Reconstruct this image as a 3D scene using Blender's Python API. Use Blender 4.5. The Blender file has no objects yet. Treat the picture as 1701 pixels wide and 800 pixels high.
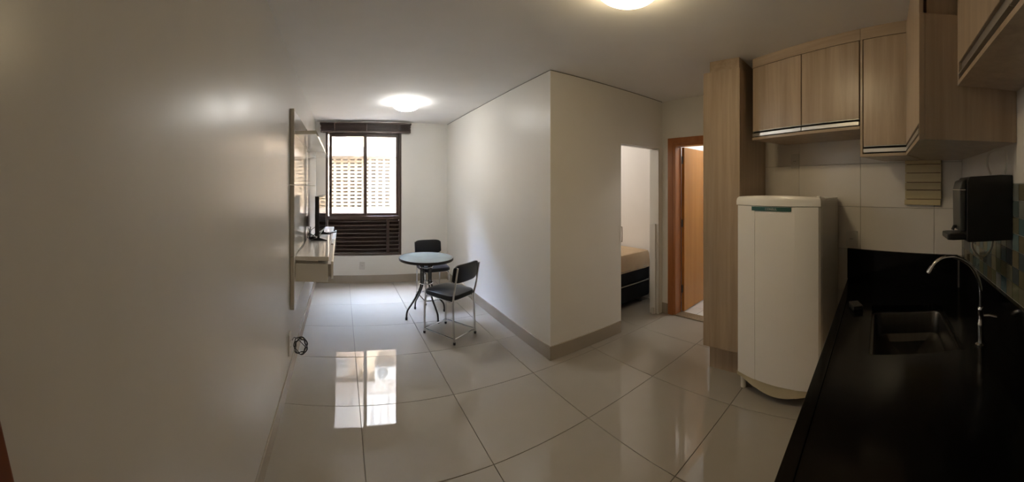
import bpy, bmesh, math, random
from mathutils import Vector, Matrix

random.seed(4)
S = bpy.context.scene
C = S.collection

# ------------------------------------------------------------------ camera
# The photograph is a phone panorama: a central-cylindrical projection.
cam = bpy.data.cameras.new('camera')
cam.type = 'PANO'
cam.panorama_type = 'CENTRAL_CYLINDRICAL'
FPX, X0, Y0 = 570.0, 567.0, 309.7            # pixels per radian, column of +Y, horizon row
cam.central_cylindrical_range_u_min = -1701 / 2 / FPX
cam.central_cylindrical_range_u_max = 1701 / 2 / FPX
cam.central_cylindrical_range_v_min = -(800 - Y0) / FPX
cam.central_cylindrical_range_v_max = Y0 / FPX
cam.central_cylindrical_radius = 1.0
cam.clip_start = 0.02
cam.clip_end = 200
camo = bpy.data.objects.new('camera', cam)
C.objects.link(camo)
camo.location = (0, 0, 1.5)
camo.rotation_euler = (math.pi / 2, 0, -(850.5 - X0) / FPX)
S.camera = camo

# ------------------------------------------------------------------ world, sun, exposure
world = bpy.data.worlds.new('world')
S.world = world
world.use_nodes = True
wn = world.node_tree
wn.nodes.clear()
sky = wn.nodes.new('ShaderNodeTexSky')
sky.sky_type = 'NISHITA'
sky.sun_disc = False
sky.sun_elevation = math.radians(52)
sky.sun_rotation = math.radians(245)
sky.dust_density = 5.0
sky.ozone_density = 0.4
bg = wn.nodes.new('ShaderNodeBackground')
bg.inputs['Strength'].default_value = 25.0
wo = wn.nodes.new('ShaderNodeOutputWorld')
wn.links.new(sky.outputs[0], bg.inputs[0])
wn.links.new(bg.outputs[0], wo.inputs[0])

sun = bpy.data.lights.new('sun', 'SUN')
sun.energy = 14.0
sun.angle = math.radians(1.0)
sun.color = (1.0, 0.96, 0.90)
suno = bpy.data.objects.new('sun', sun)
C.objects.link(suno)
suno.rotation_euler = Vector((0.6, 0.6, -1.0)).to_track_quat('-Z', 'Y').to_euler()

S.view_settings.view_transform = 'Standard'
S.view_settings.look = 'None'
S.view_settings.gamma = 1.0
S.view_settings.use_curve_mapping = False
S.view_settings.exposure = 1.4
S.cycles.use_denoising = True
S.cycles.max_bounces = 10
S.cycles.diffuse_bounces = 6
S.cycles.glossy_bounces = 5
S.cycles.transparent_max_bounces = 12
S.cycles.sample_clamp_indirect = 6.0
S.cycles.caustics_reflective = False
S.cycles.caustics_refractive = False


# ------------------------------------------------------------------ materials
def principled(name):
    m = bpy.data.materials.new(name)
    m.use_nodes = True
    b = m.node_tree.nodes['Principled BSDF']
    return m, m.node_tree, b


def mat(name, col, rough=0.5, metal=0.0, spec=0.5, var=0.0, vscale=3.0, bump=0.0, bscale=60.0,
        rvar=0.0, stretch=(1, 1, 1), coat=0.0):
    """plain procedural material: tint and roughness varied by noise, optional fine relief"""
    m, nt, b = principled(name)
    b.inputs['Roughness'].default_value = rough
    b.inputs['Metallic'].default_value = metal
    b.inputs['Specular IOR Level'].default_value = spec
    b.inputs['Coat Weight'].default_value = coat
    tc = nt.nodes.new('ShaderNodeTexCoord')
    mp = nt.nodes.new('ShaderNodeMapping')
    mp.inputs['Scale'].default_value = stretch
    nt.links.new(tc.outputs['Object'], mp.inputs[0])
    n = nt.nodes.new('ShaderNodeTexNoise')
    n.inputs['Scale'].default_value = vscale
    n.inputs['Detail'].default_value = 4
    nt.links.new(mp.outputs[0], n.inputs['Vector'])
    r = nt.nodes.new('ShaderNodeValToRGB')
    c = Vector(col)
    lo, hi = c * (1 - var), c * (1 + var)
    r.color_ramp.elements[0].position = 0.3
    r.color_ramp.elements[1].position = 0.7
    r.color_ramp.elements[0].color = (*lo, 1)
    r.color_ramp.elements[1].color = (*[min(1, x) for x in hi], 1)
    nt.links.new(n.outputs['Fac'], r.inputs[0])
    nt.links.new(r.outputs[0], b.inputs['Base Color'])
    if rvar:
        mr = nt.nodes.new('ShaderNodeMapRange')
        mr.inputs['From Min'].default_value = 0.3
        mr.inputs['From Max'].default_value = 0.7
        mr.inputs['To Min'].default_value = max(0.01, rough - rvar)
        mr.inputs['To Max'].default_value = rough + rvar
        nt.links.new(n.outputs['Fac'], mr.inputs[0])
        nt.links.new(mr.outputs[0], b.inputs['Roughness'])
    if bump:
        n2 = nt.nodes.new('ShaderNodeTexNoise')
        n2.inputs['Scale'].default_value = bscale
        n2.inputs['Detail'].default_value = 3
        nt.links.new(mp.outputs[0], n2.inputs['Vector'])
        bp = nt.nodes.new('ShaderNodeBump')
        bp.inputs['Strength'].default_value = bump
        bp.inputs['Distance'].default_value = 0.002
        nt.links.new(n2.outputs['Fac'], bp.inputs['Height'])
        nt.links.new(bp.outputs[0], b.inputs['Normal'])
    return m


def wood(name, c1, c2, rough=0.4, axis='Z', scale=14.0, spec=0.4):
    m, nt, b = principled(name)
    tc = nt.nodes.new('ShaderNodeTexCoord')
    oi = nt.nodes.new('ShaderNodeObjectInfo')
    add = nt.nodes.new('ShaderNodeVectorMath')
    sc = nt.nodes.new('ShaderNodeVectorMath')
    sc.operation = 'SCALE'
    cmb = nt.nodes.new('ShaderNodeCombineXYZ')
    for i in range(3):
        nt.links.new(oi.outputs['Random'], cmb.inputs[i])
    nt.links.new(cmb.outputs[0], sc.inputs[0])
    sc.inputs['Scale'].default_value = 7.0
    nt.links.new(tc.outputs['Object'], add.inputs[0])
    nt.links.new(sc.outputs[0], add.inputs[1])
    mp = nt.nodes.new('ShaderNodeMapping')
    s = {'X': (0.05, 1, 1), 'Y': (1, 0.05, 1), 'Z': (1, 1, 0.05)}[axis]
    mp.inputs['Scale'].default_value = s
    nt.links.new(add.outputs[0], mp.inputs[0])
    n = nt.nodes.new('ShaderNodeTexNoise')
    n.inputs['Scale'].default_value = scale
    n.inputs['Detail'].default_value = 6
    n.inputs['Roughness'].default_value = 0.65
    n.inputs['Distortion'].default_value = 0.4
    nt.links.new(mp.outputs[0], n.inputs['Vector'])
    r = nt.nodes.new('ShaderNodeValToRGB')
    r.color_ramp.elements[0].position = 0.3
    r.color_ramp.elements[1].position = 0.68
    r.color_ramp.elements[0].color = (*c1, 1)
    r.color_ramp.elements[1].color = (*c2, 1)
    nt.links.new(n.outputs['Fac'], r.inputs[0])
    nt.links.new(r.outputs[0], b.inputs['Base Color'])
    b.inputs['Roughness'].default_value = rough
    b.inputs['Specular IOR Level'].default_value = spec
    bp = nt.nodes.new('ShaderNodeBump')
    bp.inputs['Strength'].default_value = 0.08
    bp.inputs['Distance'].default_value = 0.001
    nt.links.new(n.outputs['Fac'], bp.inputs['Height'])
    nt.links.new(bp.outputs[0], b.inputs['Normal'])
    return m


def tile_mat(name, palette, rough, spec=0.5, var=0.0):
    """colour picked per object from a palette"""
    m, nt, b = principled(name)
    oi = nt.nodes.new('ShaderNodeObjectInfo')
    r = nt.nodes.new('ShaderNodeValToRGB')
    r.color_ramp.interpolation = 'CONSTANT'
    els = r.color_ramp.elements
    while len(els) < len(palette):
        els.new(0.5)
    for i, c in enumerate(palette):
        els[i].position = i / len(palette)
        els[i].color = (*c, 1)
    nt.links.new(oi.outputs['Random'], r.inputs[0])
    last = r.outputs[0]
    if var:
        tc = nt.nodes.new('ShaderNodeTexCoord')
        n = nt.nodes.new('ShaderNodeTexNoise')
        n.inputs['Scale'].default_value = 5
        n.inputs['Detail'].default_value = 5
        nt.links.new(tc.outputs['Object'], n.inputs['Vector'])
        mr = nt.nodes.new('ShaderNodeMapRange')
        mr.inputs['To Min'].default_value = 1 - var
        mr.inputs['To Max'].default_value = 1 + var
        nt.links.new(n.outputs['Fac'], mr.inputs[0])
        mx = nt.nodes.new('ShaderNodeVectorMath')
        mx.operation = 'SCALE'
        nt.links.new(last, mx.inputs[0])
        nt.links.new(mr.outputs[0], mx.inputs['Scale'])
        last = mx.outputs[0]
    nt.links.new(last, b.inputs['Base Color'])
    b.inputs['Roughness'].default_value = rough
    b.inputs['Specular IOR Level'].default_value = spec
    return m


def emit(name, col, strength):
    m = bpy.data.materials.new(name)
    m.use_nodes = True
    nt = m.node_tree
    nt.nodes.clear()
    e = nt.nodes.new('ShaderNodeEmission')
    e.inputs[0].default_value = (*col, 1)
    e.inputs[1].default_value = strength
    o = nt.nodes.new('ShaderNodeOutputMaterial')
    nt.links.new(e.outputs[0], o.inputs[0])
    return m


def glass(name, tint=(1, 1, 1), refl=1.0, ior=1.45, rough=0.0):
    m = bpy.data.materials.new(name)
    m.use_nodes = True
    nt = m.node_tree
    nt.nodes.clear()
    t = nt.nodes.new('ShaderNodeBsdfTransparent')
    t.inputs[0].default_value = (*tint, 1)
    g = nt.nodes.new('ShaderNodeBsdfGlossy')
    g.inputs['Roughness'].default_value = rough
    # Schlick reflectance, the same on both faces of the thin pane
    lw = nt.nodes.new('ShaderNodeLayerWeight')
    pw = nt.nodes.new('ShaderNodeMath')
    pw.operation = 'POWER'
    pw.inputs[1].default_value = 5.0
    nt.links.new(lw.outputs['Facing'], pw.inputs[0])
    ml = nt.nodes.new('ShaderNodeMath')
    ml.operation = 'MULTIPLY_ADD'
    ml.inputs[1].default_value = 0.96 * refl
    ml.inputs[2].default_value = 0.04 * refl
    nt.links.new(pw.outputs[0], ml.inputs[0])
    mx = nt.nodes.new('ShaderNodeMixShader')
    nt.links.new(ml.outputs[0], mx.inputs[0])
    nt.links.new(t.outputs[0], mx.inputs[1])
    nt.links.new(g.outputs[0], mx.inputs[2])
    o = nt.nodes.new('ShaderNodeOutputMaterial')
    nt.links.new(mx.outputs[0], o.inputs[0])
    return m


M = dict(
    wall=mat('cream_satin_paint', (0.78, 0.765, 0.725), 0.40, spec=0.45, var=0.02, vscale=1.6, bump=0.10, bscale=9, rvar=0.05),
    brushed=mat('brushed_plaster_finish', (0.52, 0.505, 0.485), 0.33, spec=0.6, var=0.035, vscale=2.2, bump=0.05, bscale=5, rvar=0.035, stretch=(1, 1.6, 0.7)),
    ceil=mat('ceiling_paint', (0.86, 0.86, 0.86), 0.8, spec=0.2, var=0.02),
    reveal=mat('dark_ceiling_joint', (0.12, 0.11, 0.10), 0.9),
    tile=tile_mat('polished_porcelain', [(0.335, 0.305, 0.265), (0.345, 0.315, 0.275), (0.33, 0.30, 0.26), (0.34, 0.31, 0.27)], 0.022, 0.48, 0.05),
    grout=mat('grey_grout', (0.16, 0.14, 0.12), 0.9, var=0.1),
    base=mat('beige_skirting', (0.36, 0.315, 0.26), 0.25, var=0.05),
    brown=mat('bronze_anodised', (0.055, 0.034, 0.026), 0.42, metal=0.0, spec=0.5, var=0.15, vscale=8),
    blindwood=wood('dark_blind_wood', (0.035, 0.020, 0.016), (0.08, 0.05, 0.04), 0.35, 'X', 20),
    glass=glass('window_glass', (0.97, 0.98, 0.97), 1.0),
    glass_tint=glass('window_glass_dusty', (0.77, 0.75, 0.71), 1.0),
    white=mat('white_gloss_lacquer', (0.66, 0.64, 0.60), 0.07, spec=0.6, var=0.01, coat=0.3),
    edge=mat('white_board_edge', (0.50, 0.47, 0.42), 0.4, var=0.02),
    black=mat('black_plastic', (0.008, 0.008, 0.009), 0.28, var=0.2),
    screen=mat('tv_screen', (0.006, 0.006, 0.007), 0.06, spec=0.6),
    vinyl=mat('black_vinyl', (0.006, 0.006, 0.009), 0.32, spec=0.4, var=0.2, bump=0.25, bscale=140),
    chrome=mat('chrome', (0.72, 0.72, 0.73), 0.12, metal=1.0, var=0.03),
    steel=mat('brushed_steel', (0.13, 0.125, 0.12), 0.36, metal=1.0, var=0.08, stretch=(1, 12, 1)),
    alum=mat('aluminium_profile', (0.62, 0.60, 0.57), 0.32, metal=0.85, var=0.03),
    darkleg=mat('dark_grey_tube', (0.035, 0.033, 0.032), 0.35, spec=0.5, var=0.1),
    tabglass=mat('frosted_table_glass', (0.22, 0.27, 0.265), 0.10, spec=0.6, var=0.12, vscale=6),
    kwood=wood('ash_laminate', (0.355, 0.265, 0.185), (0.495, 0.385, 0.28), 0.33, 'Z', 16),
    kwoodx=wood('ash_laminate_lying', (0.355, 0.265, 0.185), (0.495, 0.385, 0.28), 0.33, 'X', 16),
    kgap=mat('cabinet_painted_shade', (0.02, 0.016, 0.013), 0.8),  # near-black: shade of door gaps and grip slots put into the colour
    granite=mat('black_granite', (0.0035, 0.0033, 0.0035), 0.14, spec=0.16, var=0.5, vscale=220),
    walltile=tile_mat('white_wall_tile', [(0.78, 0.74, 0.69), (0.795, 0.755, 0.705), (0.77, 0.73, 0.68)], 0.22, 0.5, 0.03),
    tgrout=mat('pale_grout', (0.42, 0.39, 0.35), 0.9, var=0.05),
    mgrout=mat('mosaic_grout', (0.50, 0.47, 0.42), 0.8, var=0.05),
    mosaic=tile_mat('glass_mosaic', [(0.13, 0.135, 0.08), (0.08, 0.095, 0.10), (0.17, 0.16, 0.11), (0.10, 0.16, 0.17), (0.15, 0.14, 0.08),
                                     (0.07, 0.08, 0.085), (0.20, 0.21, 0.19), (0.12, 0.105, 0.065), (0.09, 0.12, 0.115), (0.15, 0.13, 0.08)], 0.12, 0.5, 0.35),
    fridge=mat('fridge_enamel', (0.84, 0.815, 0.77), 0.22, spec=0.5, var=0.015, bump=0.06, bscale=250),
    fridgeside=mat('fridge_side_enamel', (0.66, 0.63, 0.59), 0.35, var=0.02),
    cream=mat('yellowed_plastic', (0.52, 0.45, 0.30), 0.4, var=0.06),
    teal=mat('teal_strip', (0.03, 0.10, 0.088), 0.25, var=0.1),
    letter=mat('silver_letters', (0.55, 0.58, 0.56), 0.4),
    jatoba=wood('orange_door_wood', (0.30, 0.105, 0.032), (0.40, 0.155, 0.05), 0.28, 'Z', 10),
    leafwood=wood('honey_door_wood', (0.40, 0.165, 0.030), (0.50, 0.225, 0.046), 0.25, 'Z', 7),
    brass=mat('dull_metal', (0.25, 0.22, 0.17), 0.3, metal=1.0),
    speck=mat('speckled_granite', (0.25, 0.20, 0.14), 0.3, var=0.75, vscale=140),
    bathtile=mat('white_bath_tile', (0.72, 0.73, 0.74), 0.12, var=0.02),
    bathgrout=mat('bath_grout', (0.30, 0.30, 0.30), 0.9),
    bedwall=mat('bedroom_paint', (0.74, 0.70, 0.66), 0.6, var=0.02),
    sheet=mat('beige_sheet', (0.50, 0.37, 0.24), 0.85, spec=0.2, var=0.06, vscale=7, bump=0.5, bscale=18),
    bedbase=mat('black_bed_fabric', (0.008, 0.008, 0.009), 0.8, spec=0.2, var=0.2),
    piping=mat('grey_piping', (0.26, 0.24, 0.21), 0.7),
    board=wood('pale_pine', (0.60, 0.49, 0.28), (0.72, 0.60, 0.36), 0.5, 'X', 12),
    plate=mat('white_outlet_plastic', (0.62, 0.60, 0.56), 0.35, var=0.01),
    dark=mat('dark_socket', (0.05, 0.05, 0.05), 0.5),
    hose=mat('milky_hose', (0.52, 0.49, 0.43), 0.3, var=0.05),
    greyplastic=mat('dark_grey_plastic', (0.035, 0.036, 0.037), 0.3, var=0.1),
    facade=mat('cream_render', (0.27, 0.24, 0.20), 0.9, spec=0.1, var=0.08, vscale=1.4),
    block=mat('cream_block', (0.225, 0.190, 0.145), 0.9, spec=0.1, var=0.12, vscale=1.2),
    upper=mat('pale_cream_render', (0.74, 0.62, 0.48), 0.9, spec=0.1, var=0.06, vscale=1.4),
    stain=mat('weathered_concrete', (0.17, 0.155, 0.14), 0.95, spec=0.1, var=0.45, vscale=4.5),
    behind=mat('hole_painted_shade', (0.05, 0.038, 0.028), 0.95),  # shade seen through the block holes, painted as a dark colour
    roofmet=mat('pale_corrugated_sheet', (0.75, 0.77, 0.80), 0.5, var=0.03),
    beam=mat('grey_beam', (0.45, 0.43, 0.42), 0.9, var=0.06),
    acwhite=mat('ac_casing', (0.72, 0.73, 0.74), 0.4, var=0.02),
    acgrille=mat('ac_grille', (0.16, 0.17, 0.18), 0.5),
    ground=mat('courtyard_concrete', (0.72, 0.71, 0.69), 0.9, var=0.15),
    lampbase=mat('lamp_metal', (0.45, 0.40, 0.32), 0.4, var=0.05),
    redwood=wood('reddish_board', (0.10, 0.025, 0.010), (0.15, 0.042, 0.016), 0.4, 'Z', 12),
)
M['lampglow_pale'] = emit('pale_lamp_glass', (1.0, 0.97, 0.91), 17.5)
M['lampglow'] = emit('warm_lamp_glass', (1.0, 0.79, 0.47), 10.3)


# ------------------------------------------------------------------ mesh helpers
class MB:
    """collects shapes into one bmesh; build() links them as ONE mesh object"""

    def __init__(s):
        s.bm = bmesh.new()

    def box(s, lo, hi):
        x0, y0, z0 = lo
        x1, y1, z1 = hi
        v = [s.bm.verts.new(p) for p in ((x0, y0, z0), (x1, y0, z0), (x1, y1, z0), (x0, y1, z0),
                                         (x0, y0, z1), (x1, y0, z1), (x1, y1, z1), (x0, y1, z1))]
        for f in ((3, 2, 1, 0), (4, 5, 6, 7), (0, 1, 5, 4), (1, 2, 6, 5), (2, 3, 7, 6), (3, 0, 4, 7)):
            s.bm.faces.new([v[i] for i in f])
        return s

    def prism(s, poly, z0, z1):
        """plan polygon (ccw) raised from z0 to z1"""
        a = [s.bm.verts.new((x, y, z0)) for x, y in poly]
        b = [s.bm.verts.new((x, y, z1)) for x, y in poly]
        n = len(poly)
        s.bm.faces.new(a[::-1])
        s.bm.faces.new(b)
        for i in range(n):
            s.bm.faces.new((a[i], a[(i + 1) % n], b[(i + 1) % n], b[i]))
        return s

    def loft(s, rings, cap=True, closed=True):
        R = [[s.bm.verts.new(p) for p in r] for r in rings]
        n = len(R[0])
        for a, b in zip(R, R[1:]):
            for i in range(n if closed else n - 1):
                s.bm.faces.new((a[i], a[(i + 1) % n], b[(i + 1) % n], b[i]))
        if cap and closed:
            s.bm.faces.new(R[0][::-1])
            s.bm.faces.new(R[-1])
        return s

    def tube(s, pts, r, seg=10, closed=False):
        P = [Vector(p) for p in pts]
        n = len(P)
        rings = []
        up = None
        for i in range(n):
            if closed:
                t = (P[(i + 1) % n] - P[i - 1]).normalized()
            else:
                t = (P[min(i + 1, n - 1)] - P[max(i - 1, 0)]).normalized()
            if up is None:
                a = Vector((0, 0, 1)) if abs(t.z) < 0.9 else Vector((1, 0, 0))
                up = (a - t * a.dot(t)).normalized()
            else:
                up = (up - t * up.dot(t)).normalized()
            b = t.cross(up)
            rr = r[i] if isinstance(r, (list, tuple)) else r
            rings.append([P[i] + (up * math.cos(k * 2 * math.pi / seg) + b * math.sin(k * 2 * math.pi / seg)) * rr for k in range(seg)])
        if closed:
            rings.append(rings[0])
        s.loft(rings, cap=not closed)
        if closed:
            bmesh.ops.remove_doubles(s.bm, verts=s.bm.verts[:], dist=1e-6)
        return s

    def lathe(s, prof, seg=32, c=(0, 0, 0)):
        rings = [[(c[0] + r * math.cos(k * 2 * math.pi / seg), c[1] + r * math.sin(k * 2 * math.pi / seg), c[2] + z) for k in range(seg)] for r, z in prof]
        return s.loft(rings)

    def build(s, name, m, parent=None, bevel=0.0, smooth=False, seg=2):
        bmesh.ops.recalc_face_normals(s.bm, faces=s.bm.faces[:])
        me = bpy.data.meshes.new(name)
        s.bm.to_mesh(me)
        s.bm.free()
        me.materials.append(M[m])
        if smooth:
            for p in me.polygons:
                p.use_smooth = True
        o = bpy.data.objects.new(name, me)
        C.objects.link(o)
        if parent:
            o.parent = parent
        if bevel:
            b = o.modifiers.new('bevel', 'BEVEL')
            b.width = bevel
            b.segments = seg
            b.limit_method = 'ANGLE'
            b.angle_limit = math.radians(40)
            if seg > 1:
                for p in me.polygons:
                    p.use_smooth = True
                w = o.modifiers.new('normals', 'WEIGHTED_NORMAL')
                w.keep_sharp = True
        if smooth:
            try:
                me.set_sharp_from_angle(angle=math.radians(38))
            except Exception:
                pass
        return o


def tag(o, label, cat=None, group=None, kind=None):
    o['label'] = label
    if cat:
        o['category'] = cat
    if group:
        o['group'] = group
    if kind:
        o['kind'] = kind
    return o


def empty(name, loc=(0, 0, 0), rz=0.0):
    o = bpy.data.objects.new(name, None)
    o.empty_display_size = 0.1
    C.objects.link(o)
    o.location = loc
    o.rotation_euler = (0, 0, rz)
    return o


def bx(name, lo, hi, m, parent=None, bevel=0.0, seg=2):
    return MB().box(lo, hi).build(name, m, parent, bevel, seg=seg)


def struct(o, label, cat):
    return tag(o, label, cat, kind='structure')


def share(name, me, parent, loc, rot=(0, 0, 0)):
    o = bpy.data.objects.new(name, me)
    C.objects.link(o)
    o.parent = parent
    o.location = loc
    o.rotation_euler = rot
    return o


def smooth_path(pts, n=6):
    """Catmull-Rom through the points"""
    P = [Vector(p) for p in pts]
    P = [P[0] * 2 - P[1]] + P + [P[-1] * 2 - P[-2]]
    out = []
    for i in range(1, len(P) - 2):
        for k in range(n):
            t = k / n
            a, b, c, d = P[i - 1:i + 3]
            out.append(0.5 * ((2 * b) + (c - a) * t + (2 * a - 5 * b + 4 * c - d) * t * t + (3 * b - a - 3 * c + d) * t ** 3))
    out.append(P[-2])
    return out


# ------------------------------------------------------------------ room dimensions (metres)
H = 2.513                       # ceiling
XL, XR = -0.402, 1.70           # left wall, wall on the right of the living room
YF = 5.34                       # window wall
YB = 2.436                      # wall with the bedroom opening
XB = 3.306                      # wall with the bathroom door
YM = -0.577                     # mosaic wall behind the counter
KX, KT = 2.61, 0.40             # kitchen wall runs at a skew: X = KX + KT * Y
KA = math.atan2(1, KT)          # direction of the kitchen wall
KO = (KX + KT * YM, YM, 0)      # its corner with the mosaic wall


def kw(y):
    return KX + KT * y


# ------------------------------------------------------------------ floor with tiles
floor = bx('floor', (XL - 0.1, -1.0, -0.12), (5.2, YF, -0.006), 'grout')
struct(floor, 'polished beige porcelain tile floor reflecting the window', 'floor')
TS, TX, TY, GAP = 0.672, 0.797, 1.674, 0.0035
tile_cache = {}
for i in range(-3, 5):
    for j in range(-4, 7):
        x0, x1 = TX + TS * i, TX + TS * (i + 1)
        y0, y1 = TY + TS * j, TY + TS * (j + 1)
        x0, x1 = max(x0, XL), min(x1, 3.60 if y0 > 2.3 else XB)
        y0, y1 = max(y0, YM), min(y1, YF)
        if x1 - x0 < 0.03 or y1 - y0 < 0.03:
            continue
        key = (round(x1 - x0, 3), round(y1 - y0, 3))
        if key not in tile_cache:
            w, d = key[0] / 2 - GAP / 2, key[1] / 2 - GAP / 2
            e = 0.0012
            mb = MB()
            mb.loft([[(-w, -d, -0.012), (w, -d, -0.012), (w, d, -0.012), (-w, d, -0.012)],
                     [(-w, -d, -e), (w, -d, -e), (w, d, -e), (-w, d, -e)],
                     [(-w + e, -d + e, 0), (w - e, -d + e, 0), (w - e, d - e, 0), (-w + e, d - e, 0)]])
            o = mb.build('floor_tile', 'tile', floor)
            o.location = ((x0 + x1) / 2, (y0 + y1) / 2, 0)
            tile_cache[key] = o.data
        else:
            share('floor_tile', tile_cache[key], floor, ((x0 + x1) / 2, (y0 + y1) / 2, 0))

# ------------------------------------------------------------------ ceiling and walls
struct(bx('ceiling', (XL - 0.1, -0.75, H), (5.2, YF + 0.15, H + 0.12), 'ceil'), 'plain white painted ceiling with two round lamps', 'ceiling')
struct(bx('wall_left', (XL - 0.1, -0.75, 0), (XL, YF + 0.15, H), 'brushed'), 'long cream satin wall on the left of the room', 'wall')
WX0, WX1, WZ0, WZ1 = -0.2437, 0.9466, 0.42, 2.36
mb = MB()
mb.box((XL, YF, 0), (WX0, YF + 0.15, H)).box((WX1, YF, 0), (3.7, YF + 0.15, H))
mb.box((WX0, YF, 0), (WX1, YF + 0.15, WZ0)).box((WX0, YF, WZ1), (WX1, YF + 0.15, H))
struct(mb.build('wall_back', 'wall'), 'cream end wall around the brown window', 'wall')
struct(bx('wall_right', (XR, YB + 0.12, 0), (XR + 0.10, YF, H - 0.008), 'wall'), 'glossy cream partition on the right of the dining table', 'wall')
OX0, OX1, OZ = 2.585, 3.24, 1.947
mb = MB()
mb.box((XR, YB, 0), (XR + 0.04, YB + 0.12, H - 0.008))
mb.box((XR + 0.04, YB, 0), (OX0, YB + 0.03, OZ)).box((XR + 0.04, YB + 0.09, 0), (OX0, YB + 0.12, OZ))
mb.box((XR + 0.04, YB, OZ), (XB, YB + 0.12, H - 0.008))
mb.box((OX1, YB, 0), (XB, YB + 0.12, OZ))
struct(mb.build('wall_bedroom', 'wall'), 'cream partition with the narrow bedroom opening', 'wall')
# thin dark joint between partitions and ceiling
mb = MB()
mb.box((XR + 0.004, YB + 0.004, H - 0.008), (XR + 0.1, YF, H)).box((XR + 0.1, YB + 0.004, H - 0.008), (XB, YB + 0.11, H))
struct(mb.build('trim_1', 'reveal'), 'thin dark joint line between partition and ceiling', 'joint')
# bathroom wall with its door opening
BY0, BY1, BZ = 1.60, 2.275, 2.00
mb = MB()
mb.box((XB, BY1, 0), (XB + 0.10, YB, H)).box((XB, BY0, BZ), (XB + 0.10, BY1, H)).box((XB, 1.50, 0), (XB + 0.10, BY0, H))
struct(mb.build('wall_bathroom', 'wall'), 'short cream wall around the orange bathroom door', 'wall')

# kitchen wall (skewed), clad in large white tiles
kroot = empty('wall_kitchen', KO, KA)
struct(kroot, 'white tiled kitchen wall behind the fridge', 'wall')
KL = (1.56 - YM) * math.hypot(1, KT)
bx('wall_core', (0, -0.10, 0), (KL + 0.05, -0.008, H), 'tgrout', kroot)
tl, th = 0.585, 0.336
cache = {}
for r in range(8):
    z0, z1 = r * th, min((r + 1) * th, H)
    if z1 - z0 < 0.03:
        continue
    for c in range(5):
        u0, u1 = 0.02 + c * tl - 0.40, 0.02 + (c + 1) * tl - 0.40
        u0, u1 = max(u0, 0.001), min(u1, KL)
        if u1 - u0 < 0.03:
            continue
        key = (round(u1 - u0, 3), round(z1 - z0, 3))
        if key not in cache:
            w, h = key[0] - 0.003, key[1] - 0.003
            o = MB().box((0, -0.008, 0), (w, 0, h)).build('wall_tile', 'walltile', kroot, 0.0012, seg=1)
            o.location = (u0, 0, z0)
            cache[key] = o.data
        else:
            share('wall_tile', cache[key], kroot, (u0, 0, z0)).modifiers.new('bevel', 'BEVEL').width = 0.0012
# return beside the bathroom door, behind the tall cabinet
struct(bx('wall_return', (kw(1.56), 1.50, 0), (XB, 1.56, H), 'wall'), 'short return of wall behind the tall pantry cabinet', 'wall')

# mosaic wall (behind the counter); white above, glass mosaic band
mroot = empty('wall_mosaic', (0, YM, 0))
struct(mroot, 'wall behind the counter with a band of coloured glass mosaic', 'wall')
bx('wall_core', (XL, -0.10, 0), (KO[0] + 0.15, -0.006, H), 'mgrout', mroot)
bx('white_facing', (XL, -0.006, 1.515), (KO[0] - 0.001, 0, H), 'walltile', mroot)
bx('white_facing', (XL, -0.006, 0), (KO[0] - 0.001, 0, 0.99), 'walltile', mroot)
ms = 0.0735
mtile = None
for r in range(7):
    for c in range(27):
        x1 = KO[0] - 0.002 - c * ms
        z0 = 1.0 + r * ms
        if mtile is None:
            o = MB().box((-ms + 0.004, -0.006, 0), (0, 0.001, ms - 0.004)).build('mosaic_tile', 'mosaic', mroot)
            o.location = (x1, 0, z0)
            mtile = o.data
        else:
            share('mosaic_tile', mtile, mroot, (x1, 0, z0))

# bedroom and bathroom shells
mb = MB()
mb.box((3.60, YB + 0.12, 0), (3.70, YF, H)).box((XR + 0.10, YF - 0.02, 0), (3.60, YF, H))
struct(mb.build('wall_bedroom_inner', 'bedwall'), 'pale wall inside the bedroom behind the bed', 'wall')
mb = MB()
mb.box((4.85, 0.9, 0), (4.95, YB + 0.1, H)).box((XB + 0.1, YB, 0), (4.85, YB + 0.1, H)).box((XB + 0.1, 0.8, 0), (4.95, 0.9, H))
mb.box((XB + 0.0, 0.8, 0), (XB + 0.1, 1.50, H))
struct(mb.build('wall_bathroom_inner', 'bathtile'), 'white tiled wall inside the bathroom', 'wall')
broot = empty('floor_bathroom', (XB + 0.13, 0.9, 0))
struct(broot, 'white square tiled bathroom floor beyond the orange door', 'floor')
bx('floor_bed', (0, 0, -0.02), (4.85 - XB - 0.13, YB - 0.9, 0.006), 'bathgrout', broot)
bt = None
for i in range(7):
    for j in range(8):
        if bt is None:
            bt = MB().box((0, 0, 0), (0.192, 0.186, 0.008)).build('bath_tile', 'bathtile', broot, 0.001, seg=1)
            bt.location = (0.002 + i * 0.196, 0.002 + j * 0.19, 0.004)
        else:
            share('bath_tile', bt.data, broot, (0.002 + i * 0.196, 0.002 + j * 0.19, 0.004))
struct(bx('trim_2', (XB - 0.005, BY0, 0), (XB + 0.13, BY1, 0.012), 'speck'), 'speckled brown granite threshold of the bathroom door', 'threshold')

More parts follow.
